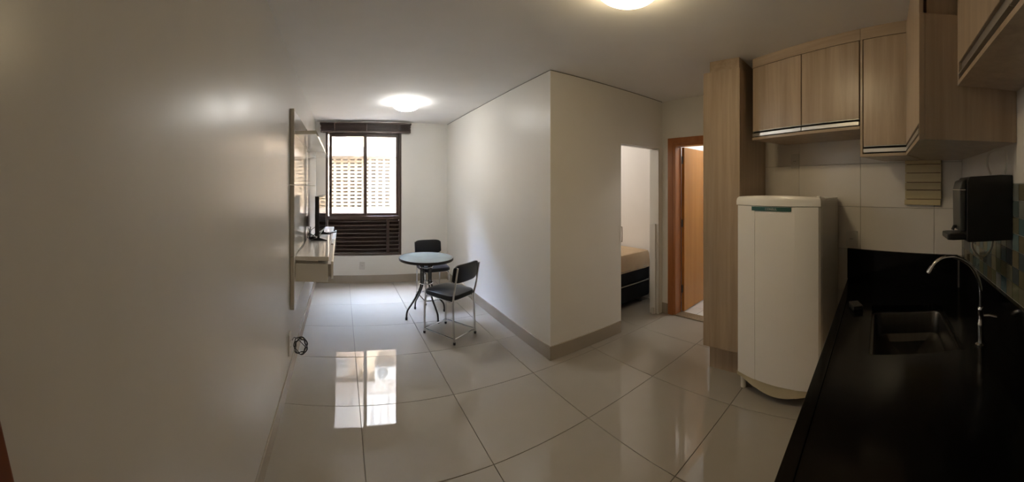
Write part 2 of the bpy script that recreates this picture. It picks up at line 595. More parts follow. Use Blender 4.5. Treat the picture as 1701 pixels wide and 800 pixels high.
# skirting
HB = 0.118
struct(bx('baseboard_left', (XL, YM, 0), (XL + 0.012, YF, HB), 'base', None, 0.002), 'beige skirting along the left wall', 'skirting')
struct(bx('baseboard_back', (XL + 0.012, YF - 0.012, 0), (XR, YF, HB), 'base', None, 0.002), 'beige skirting below the window', 'skirting')
struct(bx('baseboard_right', (XR - 0.012, YB - 0.012, 0), (XR, YF - 0.012, HB), 'base', None, 0.002), 'beige skirting along the partition beside the chairs', 'skirting')
struct(bx('baseboard_bedroom', (XR, YB - 0.012, 0), (OX0 - 0.01, YB, HB), 'base', None, 0.002), 'beige skirting left of the bedroom opening', 'skirting')
struct(bx('baseboard_bathroom', (XB - 0.012, 2.36, 0), (XB, YB, HB), 'base', None, 0.002), 'short beige skirting between bedroom and bathroom doors', 'skirting')

# ------------------------------------------------------------------ window
win = empty('window_1', (WX0, YF, WZ0))
struct(win, 'brown sliding window above a louvred lower panel', 'window')
W, WH = WX1 - WX0, WZ1 - WZ0
TZ = 1.01 - WZ0
fy0, fy1 = 0.015, 0.085
mb = MB()
mb.box((0, fy0, 0), (0.035, fy1, WH)).box((W - 0.035, fy0, 0), (W, fy1, WH))
mb.box((0.035, fy0, 0), (W - 0.035, fy1, 0.035)).box((0.035, fy0, WH - 0.035), (W - 0.035, fy1, WH))
mb.box((0.035, fy0, TZ - 0.03), (W - 0.035, fy1, TZ + 0.03))
mx = 0.955
mb.box((mx, fy0 + 0.005, 0.035), (mx + 0.045, fy1, TZ - 0.03))
mb.build('window_frame', 'brown', win, 0.003)
for (a, b, y, g, lab) in ((0.055, 0.645, 0.022, 'glass_tint', 'left sash'), (0.595, W - 0.036, 0.056, 'glass', 'right sash')):
    z0, z1 = TZ + 0.031, WH - 0.036
    s = 0.042
    mb = MB()
    mb.box((a, y, z0), (a + s, y + 0.026, z1)).box((b - s, y, z0), (b, y + 0.026, z1))
    mb.box((a + s, y, z0), (b - s, y + 0.026, z0 + s)).box((a + s, y, z1 - s), (b - s, y + 0.026, z1))
    sash = mb.build('sash', 'brown', win, 0.003)
    bx('pane', (a + s, y + 0.011, z0 + s), (b - s, y + 0.015, z1 - s), g, sash)
bx('window_lock', (0.062, 0.008, 0.98), (0.085, 0.022, 1.10), 'black', win, 0.004)
# louvre slats of the lower panel
sl = {}
for (a, b) in ((0.038, mx - 0.002), (mx + 0.047, W - 0.038)):
    for k in range(8):
        z = 0.050 + k * 0.0625
        mb = MB()
        L = b - a
        mb.loft([[(0, 0, 0.045), (0, 0.006, 0.052), (0, 0.050, 0.006), (0, 0.044, 0)], [(L, 0, 0.045), (L, 0.006, 0.052), (L, 0.050, 0.006), (L, 0.044, 0)]])
        if (a, b) not in sl:
            o = mb.build('louvre_slat', 'brown', win)
            o.location = (a, 0.022, z)
            sl[(a, b)] = o.data
        else:
            mb.bm.free()
            share('louvre_slat', sl[(a, b)], win, (a, 0.022, z))
bx('louvre_backing', (0.036, 0.076, 0.036), (W - 0.036, 0.082, TZ - 0.031), 'brown', win)

# rolled-up wooden blind above the window
bl = empty('window_blind', (-0.33, YF, 2.335))
tag(bl, 'dark brown wooden blind pulled up to the top of the window', 'blind')
BW = 1.42
bx('head_rail', (0.0, -0.085, 0.125), (BW, -0.005, 0.155), 'blindwood', bl, 0.004)
bx('wall_bracket', (0.02, -0.075, 0.155), (BW - 0.02, -0.002, 0.163), 'alum', bl)
for k in range(9):
    o = bx('blind_slat', (0.012, -0.078, 0.030 + k * 0.0104), (BW - 0.012, -0.022, 0.0355 + k * 0.0104), 'blindwood', bl)
    o.location.y = 0.003 * math.sin(k * 2.1)
    o.location.x = 0.004 * math.sin(k * 1.3)
bx('bottom_rail', (0.01, -0.08, 0.0), (BW - 0.01, -0.02, 0.026), 'blindwood', bl, 0.005)
for x in (0.22, 0.71, 1.2):
    bx('ladder_tape', (x, -0.0835, 0.002), (x + 0.018, -0.0825, 0.13), 'brown', bl)

# ------------------------------------------------------------------ bathroom door
d1 = empty('door_1', (XB, BY1, 0))
struct(d1, 'orange-brown wooden bathroom door standing open inwards', 'door')
mb = MB()
mb.box((-0.014, 0.0, 0.0), (0, 0.075, BZ + 0.065)).box((-0.014, BY0 - BY1 - 0.075, 0), (0, BY0 - BY1, BZ + 0.065))
mb.box((-0.014, BY0 - BY1, BZ), (0, 0.0, BZ + 0.065))
mb.build('casing', 'jatoba', d1, 0.004)
mb = MB()
mb.box((-0.010, -0.032, 0.012), (0.115, 0.0, BZ)).box((-0.010, BY0 - BY1, 0.012), (0.115, BY0 - BY1 + 0.032, BZ))
mb.box((-0.010, BY0 - BY1 + 0.032, BZ - 0.032), (0.115, -0.032, BZ))
mb.build('door_lining', 'jatoba', d1, 0.003)
lf = bx('door_leaf', (0, -0.036, 0), (0.60, 0, 1.945), 'leafwood', d1, 0.003)
lf.location = (0.122, -0.034, 0.02)
lf.rotation_euler = (0, 0, math.radians(1.5))
for z in (0.22, 1.0, 1.75):
    hg = MB().tube([(-0.008, -0.012, z), (-0.008, -0.012, z + 0.09)], 0.009, 8).build('hinge', 'dark', lf)
mb = MB()
mb.tube([(0.50, -0.036, 1.0), (0.50, -0.075, 1.0), (0.49, -0.083, 1.0), (0.41, -0.083, 1.0)], 0.008, 8)
mb.box((0.485, -0.040, 0.93), (0.515, -0.0355, 1.06))
mb.build('door_handle', 'brass', lf, smooth=True)

# bedroom sliding door, slid back into the partition
d2 = empty('door_2', (OX0, YB, 0))
struct(d2, 'white sliding bedroom door pushed back into the wall', 'door')
bx('door_leaf', (-0.80, 0.040, 0.008), (0.014, 0.078, OZ - 0.012), 'white', d2, 0.002)
mb = MB()
mb.tube(smooth_path([(0.002, 0.040, 0.93), (0.002, -0.004, 0.932), (0.002, -0.012, 0.945), (0.002, -0.012, 1.07), (0.002, -0.004, 1.083), (0.002, 0.040, 1.085)], 4), 0.0042, 8)
mb.build('pull_handle', 'brass', d2, smooth=True)
bx('top_track', (0.0, 0.030, OZ - 0.010), (OX1 - OX0, 0.088, OZ), 'alum', d2)
bx('jamb_liner', (OX1 - OX0 - 0.018, -0.004, 0), (OX1 - OX0 - 0.001, 0.126, OZ - 0.011), 'white', d2, 0.002)
bx('lower_stop_panel', (OX1 - OX0 - 0.040, 0.030, 0.0), (OX1 - OX0 - 0.0185, 0.110, 1.06), 'white', d2, 0.002)
bx('floor_stop', (OX1 - OX0 - 0.052, 0.045, 0), (OX1 - OX0 - 0.0405, 0.075, 0.07), 'plate', d2)

# fill lights added to brighten the two side rooms, with no lamp bodies
for nm, loc, e, col in (('bedroom_fill_light', (2.75, 4.1, 2.35), 10.5, (1.0, 0.94, 0.87)), ('bathroom_fill_light', (4.25, 1.6, 2.3), 7.2, (1.0, 0.93, 0.84))):
    l = bpy.data.lights.new(nm, 'POINT')
    l.energy = e
    l.color = col
    l.shadow_soft_size = 0.12
    o = bpy.data.objects.new(nm, l)
    C.objects.link(o)
    o.location = loc

# unseen storeys, added to keep sun and sky light off the courtyard's lower part
struct(bx('shading_storeys', (-5, -0.75, H + 0.12), (7, YF + 0.15, 7.1), 'facade'), 'unseen storeys added above the ceiling to shade the courtyard', 'building')

# ------------------------------------------------------------------ outside: courtyard and the building opposite
struct(bx('courtyard_ground', (-5, YF + 0.15, -0.5), (7, 9.5, -0.3), 'ground'), 'concrete courtyard outside the window', 'ground')
for sx, lab in ((-2.4, 'left side wall added to cut sky light in the courtyard'), (3.6, 'right side wall added to cut sky light in the courtyard')):
    struct(bx('sky_block_wall', (sx - 0.2, YF + 0.15, -0.3), (sx, 9.0, 9.0), 'facade'), lab, 'wall')  # side walls added to reduce the sky light on the facade opposite
YO = 8.3
fb = empty('neighbour_building', (0, YO, -0.3))
tag(fb, 'sunlit cream building with a perforated block wall seen through the window', 'building')
z = lambda v: v + 0.3
bw, bh = 0.170, 0.0860
bx0, nb = -0.07 - 4.5 * bw, 12
bz0, nr = 1.03 - bh / 2, 14
bx1, bz1 = bx0 + nb * bw, bz0 + nr * bh
mb = MB()
mb.box((-5, 0, 0), (bx0, 0.25, z(2.45))).box((bx1, 0, 0), (7, 0.25, z(2.45)))
mb.box((bx0, 0, 0), (bx1, 0.25, z(bz0 - 0.14))).box((bx0, 0, z(bz1)), (bx1, 0.25, z(2.45)))
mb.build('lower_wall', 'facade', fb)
bx('stained_sill', (-5, -0.05, z(bz0 - 0.14)), (7, 0.2, z(bz0)), 'stain', fb, 0.01)
bx('weathered_ledge', (-5, -0.08, z(2.22)), (7, 0.0, z(2.45)), 'stain', fb, 0.012)
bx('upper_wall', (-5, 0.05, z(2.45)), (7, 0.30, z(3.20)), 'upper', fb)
bx('roof_beam', (-5, -0.06, z(3.20)), (7, 0.30, z(3.53)), 'beam', fb)
mb = MB()
n = 120
ring = lambda dz: None
pts0, pts1 = [], []
for k in range(n + 1):
    x = -5 + 12 * k / n
    y = 0.02 * math.cos(k * math.pi)
    pts0.append((x, -0.03 + y, z(3.53)))
    pts1.append((x, -0.03 + y, z(4.45)))
for k in range(n, -1, -1):
    x = -5 + 12 * k / n
    pts0.append((x, 0.2, z(3.53)))
    pts1.append((x, 0.2, z(4.45)))
mb.loft([pts0, pts1])
mb.build('corrugated_cladding', 'roofmet', fb)
bx('hole_backing', (bx0 - 0.3, 0.55, 0), (bx1 + 0.3, 0.65, z(2.4)), 'behind', fb)  # dark sheet that makes the block holes read as shaded
blk = None
for i in range(nb):
    for j in range(nr):
        px, pz = bx0 + (i + 0.5) * bw, z(bz0 + (j + 0.5) * bh)
        if blk is None:
            a, b, hw, hh = bw / 2 - 0.002, bh / 2 - 0.002, 0.056, 0.0175
            O = [(-a, -b), (a, -b), (a, b), (-a, b)]
            I = [(-hw, -hh), (hw, -hh), (hw, hh), (-hw, hh)]
            mb = MB()
            mb.loft([[(x, 0, q) for x, q in O], [(x, 0, q) for x, q in I], [(x, 0.14, q) for x, q in I], [(x, 0.14, q) for x, q in O], [(x, 0, q) for x, q in O]], cap=False)
            bmesh.ops.remove_doubles(mb.bm, verts=mb.bm.verts[:], dist=1e-5)
            blk = mb.build('perforated_block', 'block', fb)
            blk.location = (px, 0.01, pz)
        else:
            share('perforated_block', blk.data, fb, (px, 0.01 + random.uniform(-0.004, 0.004), pz))
fw = bx('upper_window', (-0.20, 0.0, z(2.66)), (0.16, 0.05, z(3.08)), 'acwhite', fb, 0.01)
bx('window_pane', (-0.16, -0.006, z(2.70)), (0.12, 0.0, z(2.90)), 'acgrille', fw)
ac = empty('air_conditioner', (0.80, YO + 0.05, 2.74))
tag(ac, 'white outdoor air conditioner unit on the building opposite, mirrored in the floor', 'air conditioner')
bx('casing', (0, -0.26, 0.04), (0.50, -0.02, 0.36), 'acwhite', ac, 0.012)
o = MB().lathe([(0.001, 0), (0.125, 0), (0.125, 0.012), (0.11, 0.02), (0.001, 0.02)], 28).build('fan_grille', 'acgrille', ac)
o.location = (0.17, -0.258, 0.20)
o.rotation_euler = (math.pi / 2, 0, 0)
for x in (0.06, 0.42):
    bx('bracket', (x, -0.26, 0.0), (x + 0.03, 0.0, 0.04), 'beam', ac)

# ------------------------------------------------------------------ ceiling lamps
def ceiling_lamp(loc, label, glow, r=0.155):
    t = empty('ceiling_lamp', loc)
    tag(t, label, 'lamp', 'round ceiling lamps')
    MB().lathe([(0.001, 0), (r * 0.70, 0), (r * 0.80, -0.008), (r * 0.80, -0.020), (r * 0.76, -0.0235), (0.001, -0.0235)], 40).build('lamp_base', 'lampbase', t, smooth=True)
    prof = [(0.001, -0.024), (r * 0.86, -0.024), (r * 0.96, -0.032)] + [(r * math.cos(a), -0.042 - 0.062 * math.sin(a)) for a in [k * math.pi / 2 / 9 for k in range(10)]]
    prof[-1] = (0.001, -0.104)
    MB().lathe(prof, 40).build('glass_dome', glow, t, smooth=True)
    return t


ceiling_lamp((0.775, 4.05, H), 'lit round ceiling lamp near the window', 'lampglow_pale')
ceiling_lamp((1.250, 1.134, H), 'lit round ceiling lamp cut off by the top edge, near the kitchen', 'lampglow')

# ------------------------------------------------------------------ TV panel and console on the left wall
tp = empty('tv_wall_panel', (XL, 2.66, 0))
tag(tp, 'glossy white wall panel with a shelf behind the television', 'wall panel')
PL = 2.34
bx('panel_upper', (0.004, 0, 1.515), (0.034, PL, 2.11), 'white', tp, 0.002)
bx('panel_middle', (0.004, 0, 0.952), (0.034, PL, 1.510), 'white', tp, 0.002)
bx('panel_lower', (0.004, 0, 0.535), (0.034, PL, 0.947), 'white', tp, 0.002)
bx('shelf', (0.034, 0.05, 1.915), (0.205, PL, 1.945), 'white', tp, 0.002)
for zz in (0.535, 0.952, 1.515):
    hh = {0.535: 0.947, 0.952: 1.510, 1.515: 2.11}[zz]
    bx('edge_band', (0.003, -0.002, zz), (0.0345, 0.0, hh), 'edge', tp)
tc = empty('tv_console', (XL + 0.034, 2.74, 0.735))
tag(tc, 'glossy white hanging console with drawers under the television', 'console')
CL = 2.06
bx('top_board', (0, 0, 0.170), (0.268, CL, 0.205), 'white', tc, 0.002)
bx('body', (0, 0.004, 0.0), (0.262, CL - 0.004, 0.145), 'white', tc, 0.002)
bx('spacer', (0, 0.03, 0.145), (0.18, CL - 0.03, 0.170), 'edge', tc)
for k in range(2):
    y0 = 0.04 + k * (CL / 2 - 0.01)
    dr = bx('drawer_front', (0.285, y0, 0.018), (0.303, y0 + CL / 2 - 0.05, 0.160), 'white', tc, 0.002)
    bx('drawer_box', (0.262, y0 + 0.03, 0.03), (0.285, y0 + CL / 2 - 0.08, 0.13), 'edge', dr)

# television standing on the console
tv = empty('television', (-0.235, 3.43, 0.940), math.radians(-2.5))
tag(tv, 'flat black television seen edge-on, standing on the white console', 'television')
bx('screen_housing', (-0.030, 0, 0.062), (0.012, 0.74, 0.46), 'black', tv, 0.004)
bx('screen', (0.012, 0.012, 0.078), (0.0135, 0.728, 0.448), 'screen', tv)
for y in (0.12, 0.60):
    mb = MB()
    mb.loft([[(-0.085, y - 0.012, 0), (0.085, y - 0.012, 0), (0.085, y + 0.012, 0), (-0.085, y + 0.012, 0)],
             [(-0.08, y - 0.010, 0.010), (0.08, y - 0.010, 0.010), (0.08, y + 0.010, 0.010), (-0.08, y + 0.010, 0.010)],
             [(-0.020, y - 0.008, 0.030), (0.006, y - 0.008, 0.030), (0.006, y + 0.008, 0.030), (-0.020, y + 0.008, 0.030)],
             [(-0.018, y - 0.008, 0.07), (0.004, y - 0.008, 0.07), (0.004, y + 0.008, 0.07), (-0.018, y + 0.008, 0.07)]])
    mb.build('stand_foot', 'black', tv)
sb = empty('set_top_box', (-0.345, 3.62, 0.940))
tag(sb, 'small black box with antennas behind the television', 'tv box')
bx('case', (0, 0, 0), (0.075, 0.14, 0.028), 'black', sb, 0.004)
for y, a in ((0.02, -0.35), (0.12, 0.3)):
    MB().tube([(0.01, y, 0.02), (0.005, y + a * 0.1, 0.12)], 0.004, 8).build('antenna', 'black', sb)
rc = empty('remote_control', (-0.115, 4.15, 0.940), math.radians(-30))
tag(rc, 'small dark remote control lying on the white console', 'remote')
bx('remote_body', (-0.022, -0.07, 0), (0.022, 0.07, 0.016), 'black', rc, 0.004)
for k in range(3):
    for i in (-1, 0, 1):
        bx('button', (i * 0.012 - 0.004, -0.04 + k * 0.03, 0.016), (i * 0.012 + 0.004, -0.032 + k * 0.03, 0.0175), 'greyplastic', rc)
cb = MB().tube(smooth_path([(-0.357, 2.86, 0.965), (-0.350, 3.1, 0.955), (-0.34, 3.3, 0.99), (-0.33, 3.45, 1.03), (-0.30, 3.55, 1.06), (-0.26, 3.62, 1.08)], 8), 0.0035, 6).build('television_cable', 'black', smooth=True)
tag(cb, 'thin dark cable running along the white panel to the television', 'cable')
cb = MB().tube(smooth_path([(-0.30, 3.52, 0.945), (-0.27, 3.46, 0.99), (-0.31, 3.40, 1.03), (-0.345, 3.46, 1.0), (-0.33, 3.55, 0.962), (-0.28, 3.58, 1.0), (-0.255, 3.60, 1.05)], 8), 0.004, 6).build('television_cable', 'black', smooth=True)
tag(cb, 'tangled black cable loop right behind the television', 'cable')

# ------------------------------------------------------------------ outlets
def outlet(loc, rz, label, w=0.08, h=0.12, slots=1, cat='outlet'):
    t = empty('wall_outlet', loc, rz)       # local -Y points into the room
    tag(t, label, cat, 'white wall outlets')
    bx('cover_plate', (-w / 2, -0.010, -h / 2), (w / 2, 0, h / 2), 'plate', t, 0.003)
    for k in range(slots):
        zc = (k - (slots - 1) / 2) * 0.05
        o = bx('socket', (-0.020, -0.0125, zc - 0.013), (0.020, -0.010, zc + 0.013), 'plate', t, 0.002)
        for i in (-1, 0, 1):
            bx('socket_hole', (i * 0.010 - 0.0025, -0.0132, zc - 0.0025), (i * 0.010 + 0.0025, -0.0124, zc + 0.0025), 'dark', o)
    return t


outlet((0.325, YF, 0.27), 0, 'small white outlet on the end wall below the window')
outlet((XL, 2.62, 0.29), math.pi / 2, 'white outlet near the floor beside the black cable coil on the left wall', 0.09, 0.16, 2)

# coiled black cable hanging at the left wall
pts = []
for k in range(150):
    a = k * 2 * math.pi / 30
    r = 0.052 + 0.010 * math.sin(k * 0.37) + 0.004 * math.sin(k * 1.1)
    pts.append((XL + 0.068 + r * math.cos(a) * 0.95 + 0.004 * math.sin(k * 0.13), 2.80 + 0.010 * math.sin(k * 0.21), 0.195 + r * math.sin(a) * 1.12))
pts += [(XL + 0.04, 2.79, 0.26), (XL + 0.02, 2.74, 0.285), (XL + 0.018, 2.66, 0.30)]
tag(MB().tube(pts, 0.0036, 6).build('cable_coil', 'darkleg', smooth=True), 'dark cable wound into a small coil low on the left wall', 'cable')

# ------------------------------------------------------------------ bistro table and chairs
tb = empty('bistro_table', (0.975, 3.87, 0))
tag(tb, 'small round bistro table with a glass top and dark curved legs', 'table')
TH = 0.682
R = 0.315
MB().lathe([(0.001, TH - 0.010), (R - 0.012, TH - 0.010), (R - 0.012, TH - 0.002), (0.001, TH - 0.002)], 48).build('glass_top', 'tabglass', tb, smooth=True)
rim = [(R - 0.016, TH - 0.030), (R, TH - 0.030), (R + 0.003, TH - 0.016), (R, TH - 0.001), (R - 0.006, TH), (R - 0.012, TH - 0.003), (R - 0.016, TH - 0.012)]
MB().loft([[(r * math.cos(k * 2 * math.pi / 48), r * math.sin(k * 2 * math.pi / 48), zz) for r, zz in rim] for k in range(49)], cap=False).build('table_rim', 'darkleg', tb, smooth=True)
for k in range(4):
    a = math.radians(45 + 90 * k - 28)
    ca, sa = math.cos(a), math.sin(a)
    prof = [(0.13, TH - 0.034), (0.085, TH - 0.05), (0.068, TH - 0.10), (0.066, 0.48), (0.068, 0.38), (0.09, 0.315), (0.145, 0.225), (0.205, 0.15), (0.245, 0.10), (0.256, 0.05), (0.258, 0.012)]
    lg = MB().tube(smooth_path([(ca * r, sa * r, zz) for r, zz in prof], 4), 0.0105, 10).build('leg', 'darkleg', tb, smooth=True)
    MB().lathe([(0.013, 0), (0.014, 0.006), (0.014, 0.028), (0.011, 0.03)], 12, (ca * 0.258, sa * 0.258, 0)).build('foot_cap', 'black', lg, smooth=True)
for zz in (TH - 0.11, 0.385):
    MB().tube([(0.075 * math.cos(k * math.pi / 14), 0.075 * math.sin(k * math.pi / 14), zz) for k in range(28)], 0.007, 8, closed=True).build('spacer_ring', 'chrome', tb, smooth=True)


def cushion(w, d, h, n=14, crown=0.012, corner=0.05):
    """rounded pad: superellipse plan, domed top"""
    mb = MB()
    def ring(sc, zz):
        out = []
        for k in range(4 * n):
            a = k * 2 * math.pi / (4 * n)
            c, s_ = math.cos(a), math.sin(a)
            e = 0.38
            out.append((math.copysign(abs(c) ** e, c) * w / 2 * sc, math.copysign(abs(s_) ** e, s_) * d / 2 * sc, zz))
        return out
    mb.loft([ring(0.93, 0), ring(1.0, h * 0.25), ring(1.0, h * 0.65), ring(0.965, h * 0.92), ring(0.90, h), ring(0.6, h + crown * 0.7), ring(0.2, h + crown)])
    return mb


def make_chair(loc, rz, label):
    t = empty('dining_chair', loc, rz)          # local +Y is where the sitter looks
    tag(t, label, 'chair', 'black vinyl chairs at the bistro table')
    w, d = 0.165, 0.20
    o = cushion(0.385, 0.405, 0.052).build('seat', 'vinyl', t, smooth=True)
    o.location = (0, 0.005, 0.405)
    # backrest: a curved padded panel
    mb = MB()
    rings = []
    n = 16
    for i in range(n + 1):
        q = i / n * 2 - 1
        x = q * 0.190
        yc = -0.205 - 0.022 * (1 - q * q)
        hh = 0.092 * (1 - abs(q) ** 7 * 0.30)
        tt = 0.020 * (1 - abs(q) ** 8 * 0.6)
        ring = []
        for k in range(14):
            a = k * 2 * math.pi / 14
            c, s_ = math.cos(a), math.sin(a)
            zz = math.copysign(abs(s_) ** 0.45, s_) * hh
            yy = math.copysign(abs(c) ** 0.6, c) * tt
            ring.append((x, yc + yy - zz * 0.16, 0.665 + zz))
        rings.append(ring)
    mb.loft(rings)
    mb.build('backrest', 'vinyl', t, smooth=True)
    for s in (-1, 1):
        rl = MB().tube(smooth_path([(s * w, -d, 0.012), (s * w * 1.0, -d + 0.012, 0.20), (s * w, -d + 0.015, 0.40), (s * (w + 0.006), -d - 0.008, 0.52), (s * (w + 0.008), -d - 0.048, 0.735)], 5), 0.0098, 10).build('rear_leg', 'chrome', t, smooth=True)
        MB().lathe([(0.012, 0), (0.0135, 0.004), (0.0135, 0.022), (0.010, 0.024)], 12, (s * w, -d, 0)).build('foot_cap', 'black', rl, smooth=True)
        fl = MB().tube(smooth_path([(s * w, d, 0.012), (s * w, d - 0.004, 0.22), (s * w, d - 0.016, 0.36), (s * w * 0.96, d - 0.05, 0.398), (s * w * 0.93, d - 0.16, 0.400), (s * w * 0.96, -d + 0.03, 0.396)], 5), 0.0098, 10).build('front_leg', 'chrome', t, smooth=True)
        MB().lathe([(0.012, 0), (0.0135, 0.004), (0.0135, 0.022), (0.010, 0.024)], 12, (s * w, d, 0)).build('foot_cap', 'black', fl, smooth=True)
        MB().tube([(s * w, -d + 0.002, 0.048), (s * w, d - 0.002, 0.048)], 0.0075, 8).build('side_stretcher', 'chrome', t, smooth=True)
    for y in (-d + 0.002, d - 0.002):
        MB().tube([(-w, y, 0.048), (w, y, 0.048)], 0.0075, 8).build('cross_stretcher', 'chrome', t, smooth=True)
    return t


make_chair((1.09, 3.335, 0), 0.545, 'black vinyl chair with chrome legs in front of the table, nearest the camera')
make_chair((1.205, 4.42, 0), math.pi + 0.06, 'black vinyl chair behind the table, facing the camera')

# ------------------------------------------------------------------ tall pantry cabinet
pc = empty('pantry_cabinet', (2.43, 1.055, 0))
tag(pc, 'tall narrow light wood pantry cabinet left of the fridge', 'cabinet')
PD, PW, PB, PT = 0.60, 0.325, 0.21, 2.42
bx('body', (0.02, 0, PB), (PD, PW, PT), 'kwood', pc, 0.001, 1)
bx('door', (0, 0.001, PB + 0.002), (0.0185, PW - 0.001, PT - 0.002), 'kwood', pc, 0.002)
bx('toe_kick', (0.09, 0.02, 0), (PD, PW - 0.012, PB), 'kwood', pc)
bx('cornice', (0.030, 0.018, PT), (PD, PW - 0.045, H), 'kwoodx', pc, 0.001, 1)

# ------------------------------------------------------------------ wall cabinets along the skewed kitchen wall
def kitchen(name, label):
    t = empty(name, KO, KA)         # local x along the wall, local y out of it
    tag(t, label, 'cabinet', 'light wood wall cabinets')
    return t


def kdoor(t, u0, u1, v, z0, z1):
    """overhead door on the plane v with an aluminium grip profile along its lower edge"""
    dd = bx('door', (u0, v - 0.018, z0 + 0.042), (u1, v, z1), 'kwood', t, 0.0015, 1)
    mb = MB()
    mb.box((u0, v - 0.018, z0 + 0.037), (u1, v + 0.001, z0 + 0.0415)).box((u0, v - 0.018, z0), (u1, v + 0.003, z0 + 0.024))
    bx('grip_recess', (u0, v - 0.018, z0 + 0.024), (u1, v - 0.014, z0 + 0.037), 'kgap', dd)  # dark strip, the slot's shade is in its colour
    mb.build('grip_profile', 'alum', dd, 0.001, seg=1)
    return dd


VF = 0.434
DT = 2.435
t = kitchen('wall_cabinet', 'pair of light wood overhead doors above the fridge')
ub, ue, zb = 0.588, 1.520, 1.868
mb = MB()
mb.box((ub + 0.001, 0.001, zb), (ue, VF - 0.020, zb + 0.018)).box((ub + 0.001, 0.001, DT + 0.003), (ue, VF - 0.020, DT + 0.02))
mb.box((ub + 0.001, 0.001, zb + 0.018), (ub + 0.018, VF - 0.020, DT + 0.003)).box((ue - 0.016, 0.001, zb + 0.018), (ue, VF - 0.020, DT + 0.003))
mb.box((ub + 0.018, 0.001, zb + 0.018), (ue - 0.016, 0.012, DT + 0.003))
mb.build('body', 'kwood', t, 0.001, 1)
bx('bottom_rail', (ub + 0.001, VF - 0.020, zb), (ue, VF, zb + 0.020), 'kwoodx', t, 0.001, 1)
bx('shade_sheet', (ub + 0.018, VF - 0.040, zb + 0.018), (ue - 0.016, VF - 0.030, DT + 0.003), 'kgap', t)
kdoor(t, 1.049, ue - 0.006, VF, zb + 0.026, DT)
kdoor(t, ub + 0.008, 1.042, VF, zb + 0.026, DT)
bx('cornice', (ub + 0.001, 0.001, DT + 0.02), (ue, VF - 0.004, H), 'kwoodx', t, 0.001, 1)
bx('cornice_lip', (ub + 0.001, VF - 0.020, DT + 0.004), (ue, VF - 0.002, DT + 0.02), 'kwoodx', t)

t = kitchen('wall_cabinet', 'single taller light wood overhead door hanging lower, in the corner')
ub, ue, zb = 0.272, 0.587, 1.690
mb = MB()
mb.box((ub, 0.001, zb), (ue, VF - 0.020, zb + 0.018)).box((ub, 0.001, DT + 0.003), (ue, VF - 0.020, DT + 0.02))
mb.box((ub, 0.001, zb + 0.018), (ub + 0.016, VF - 0.020, DT + 0.003)).box((ue - 0.016, 0.001, zb + 0.018), (ue, VF - 0.001, DT + 0.003))
mb.box((ub + 0.016, 0.001, zb + 0.018), (ue - 0.016, 0.012, DT + 0.003))
mb.build('body', 'kwood', t, 0.001, 1)
bx('bottom_rail', (ub, VF - 0.020, zb), (ue, VF, zb + 0.018), 'kwoodx', t, 0.001, 1)
bx('shade_sheet', (ub + 0.016, VF - 0.040, zb + 0.018), (ue - 0.016, VF - 0.030, DT + 0.003), 'kgap', t)
kdoor(t, ub + 0.006, ue - 0.023, VF, zb + 0.026, DT)
bx('cornice', (ub, 0.001, DT + 0.02), (ue, VF - 0.004, H), 'kwoodx', t, 0.001, 1)
bx('cornice_lip', (ub, VF - 0.020, DT + 0.004), (ue, VF - 0.002, DT + 0.02), 'kwoodx', t)


def kworld(u, v):
    c, s = math.cos(KA), math.sin(KA)
    return (KO[0] + u * c - v * s, KO[1] + u * s + v * c)


# corner block of the cabinets, turned onto the mosaic wall
CX, CY, CZ = 1.37, -0.156, 1.690
A = kworld(0.2705, VF - 0.004)
B = kworld(0.2705, 0.002)
t = empty('wall_cabinet', (0, 0, 0))
tag(t, 'corner wall cabinet with a wide plain wood end panel above the black water purifier', 'cabinet', 'light wood wall cabinets')
CYB = CY - 0.022
poly = [(CX, YM + 0.002), (KO[0] - 0.002, YM + 0.002), (B[0], B[1]), (A[0], CYB), (CX, CYB)]
MB().prism(poly, CZ, 2.20).build('body', 'kwood', t, 0.001, 1)
MB().prism([(CX + 0.035, YM + 0.002), (KO[0] - 0.004, YM + 0.002), (B[0] - 0.002, B[1]), (A[0] - 0.002, CYB - 0.012), (CX + 0.035, CYB - 0.012)], 2.20, H).build('cornice', 'kwood', t)
dd = bx('door', (CX + 0.012, CY - 0.018, CZ + 0.068), (A[0] - 0.010, CY, H - 0.03), 'kwood', t, 0.0015, 1)
mb = MB()
mb.box((CX + 0.012, CY - 0.018, CZ + 0.026), (A[0] - 0.010, CY - 0.013, CZ + 0.066)).box((CX + 0.012, CY - 0.018, CZ + 0.026), (A[0] - 0.010, CY + 0.003, CZ + 0.046))
mb.build('grip_profile', 'alum', dd)
bx('bottom_rail', (CX, CY - 0.0215, CZ), (A[0] - 0.012, CY, CZ + 0.018), 'kwoodx', t)
bx('end_strip', (CX - 0.0005, CY - 0.0215, CZ + 0.018), (CX + 0.010, CY, 2.20), 'kwood', t)

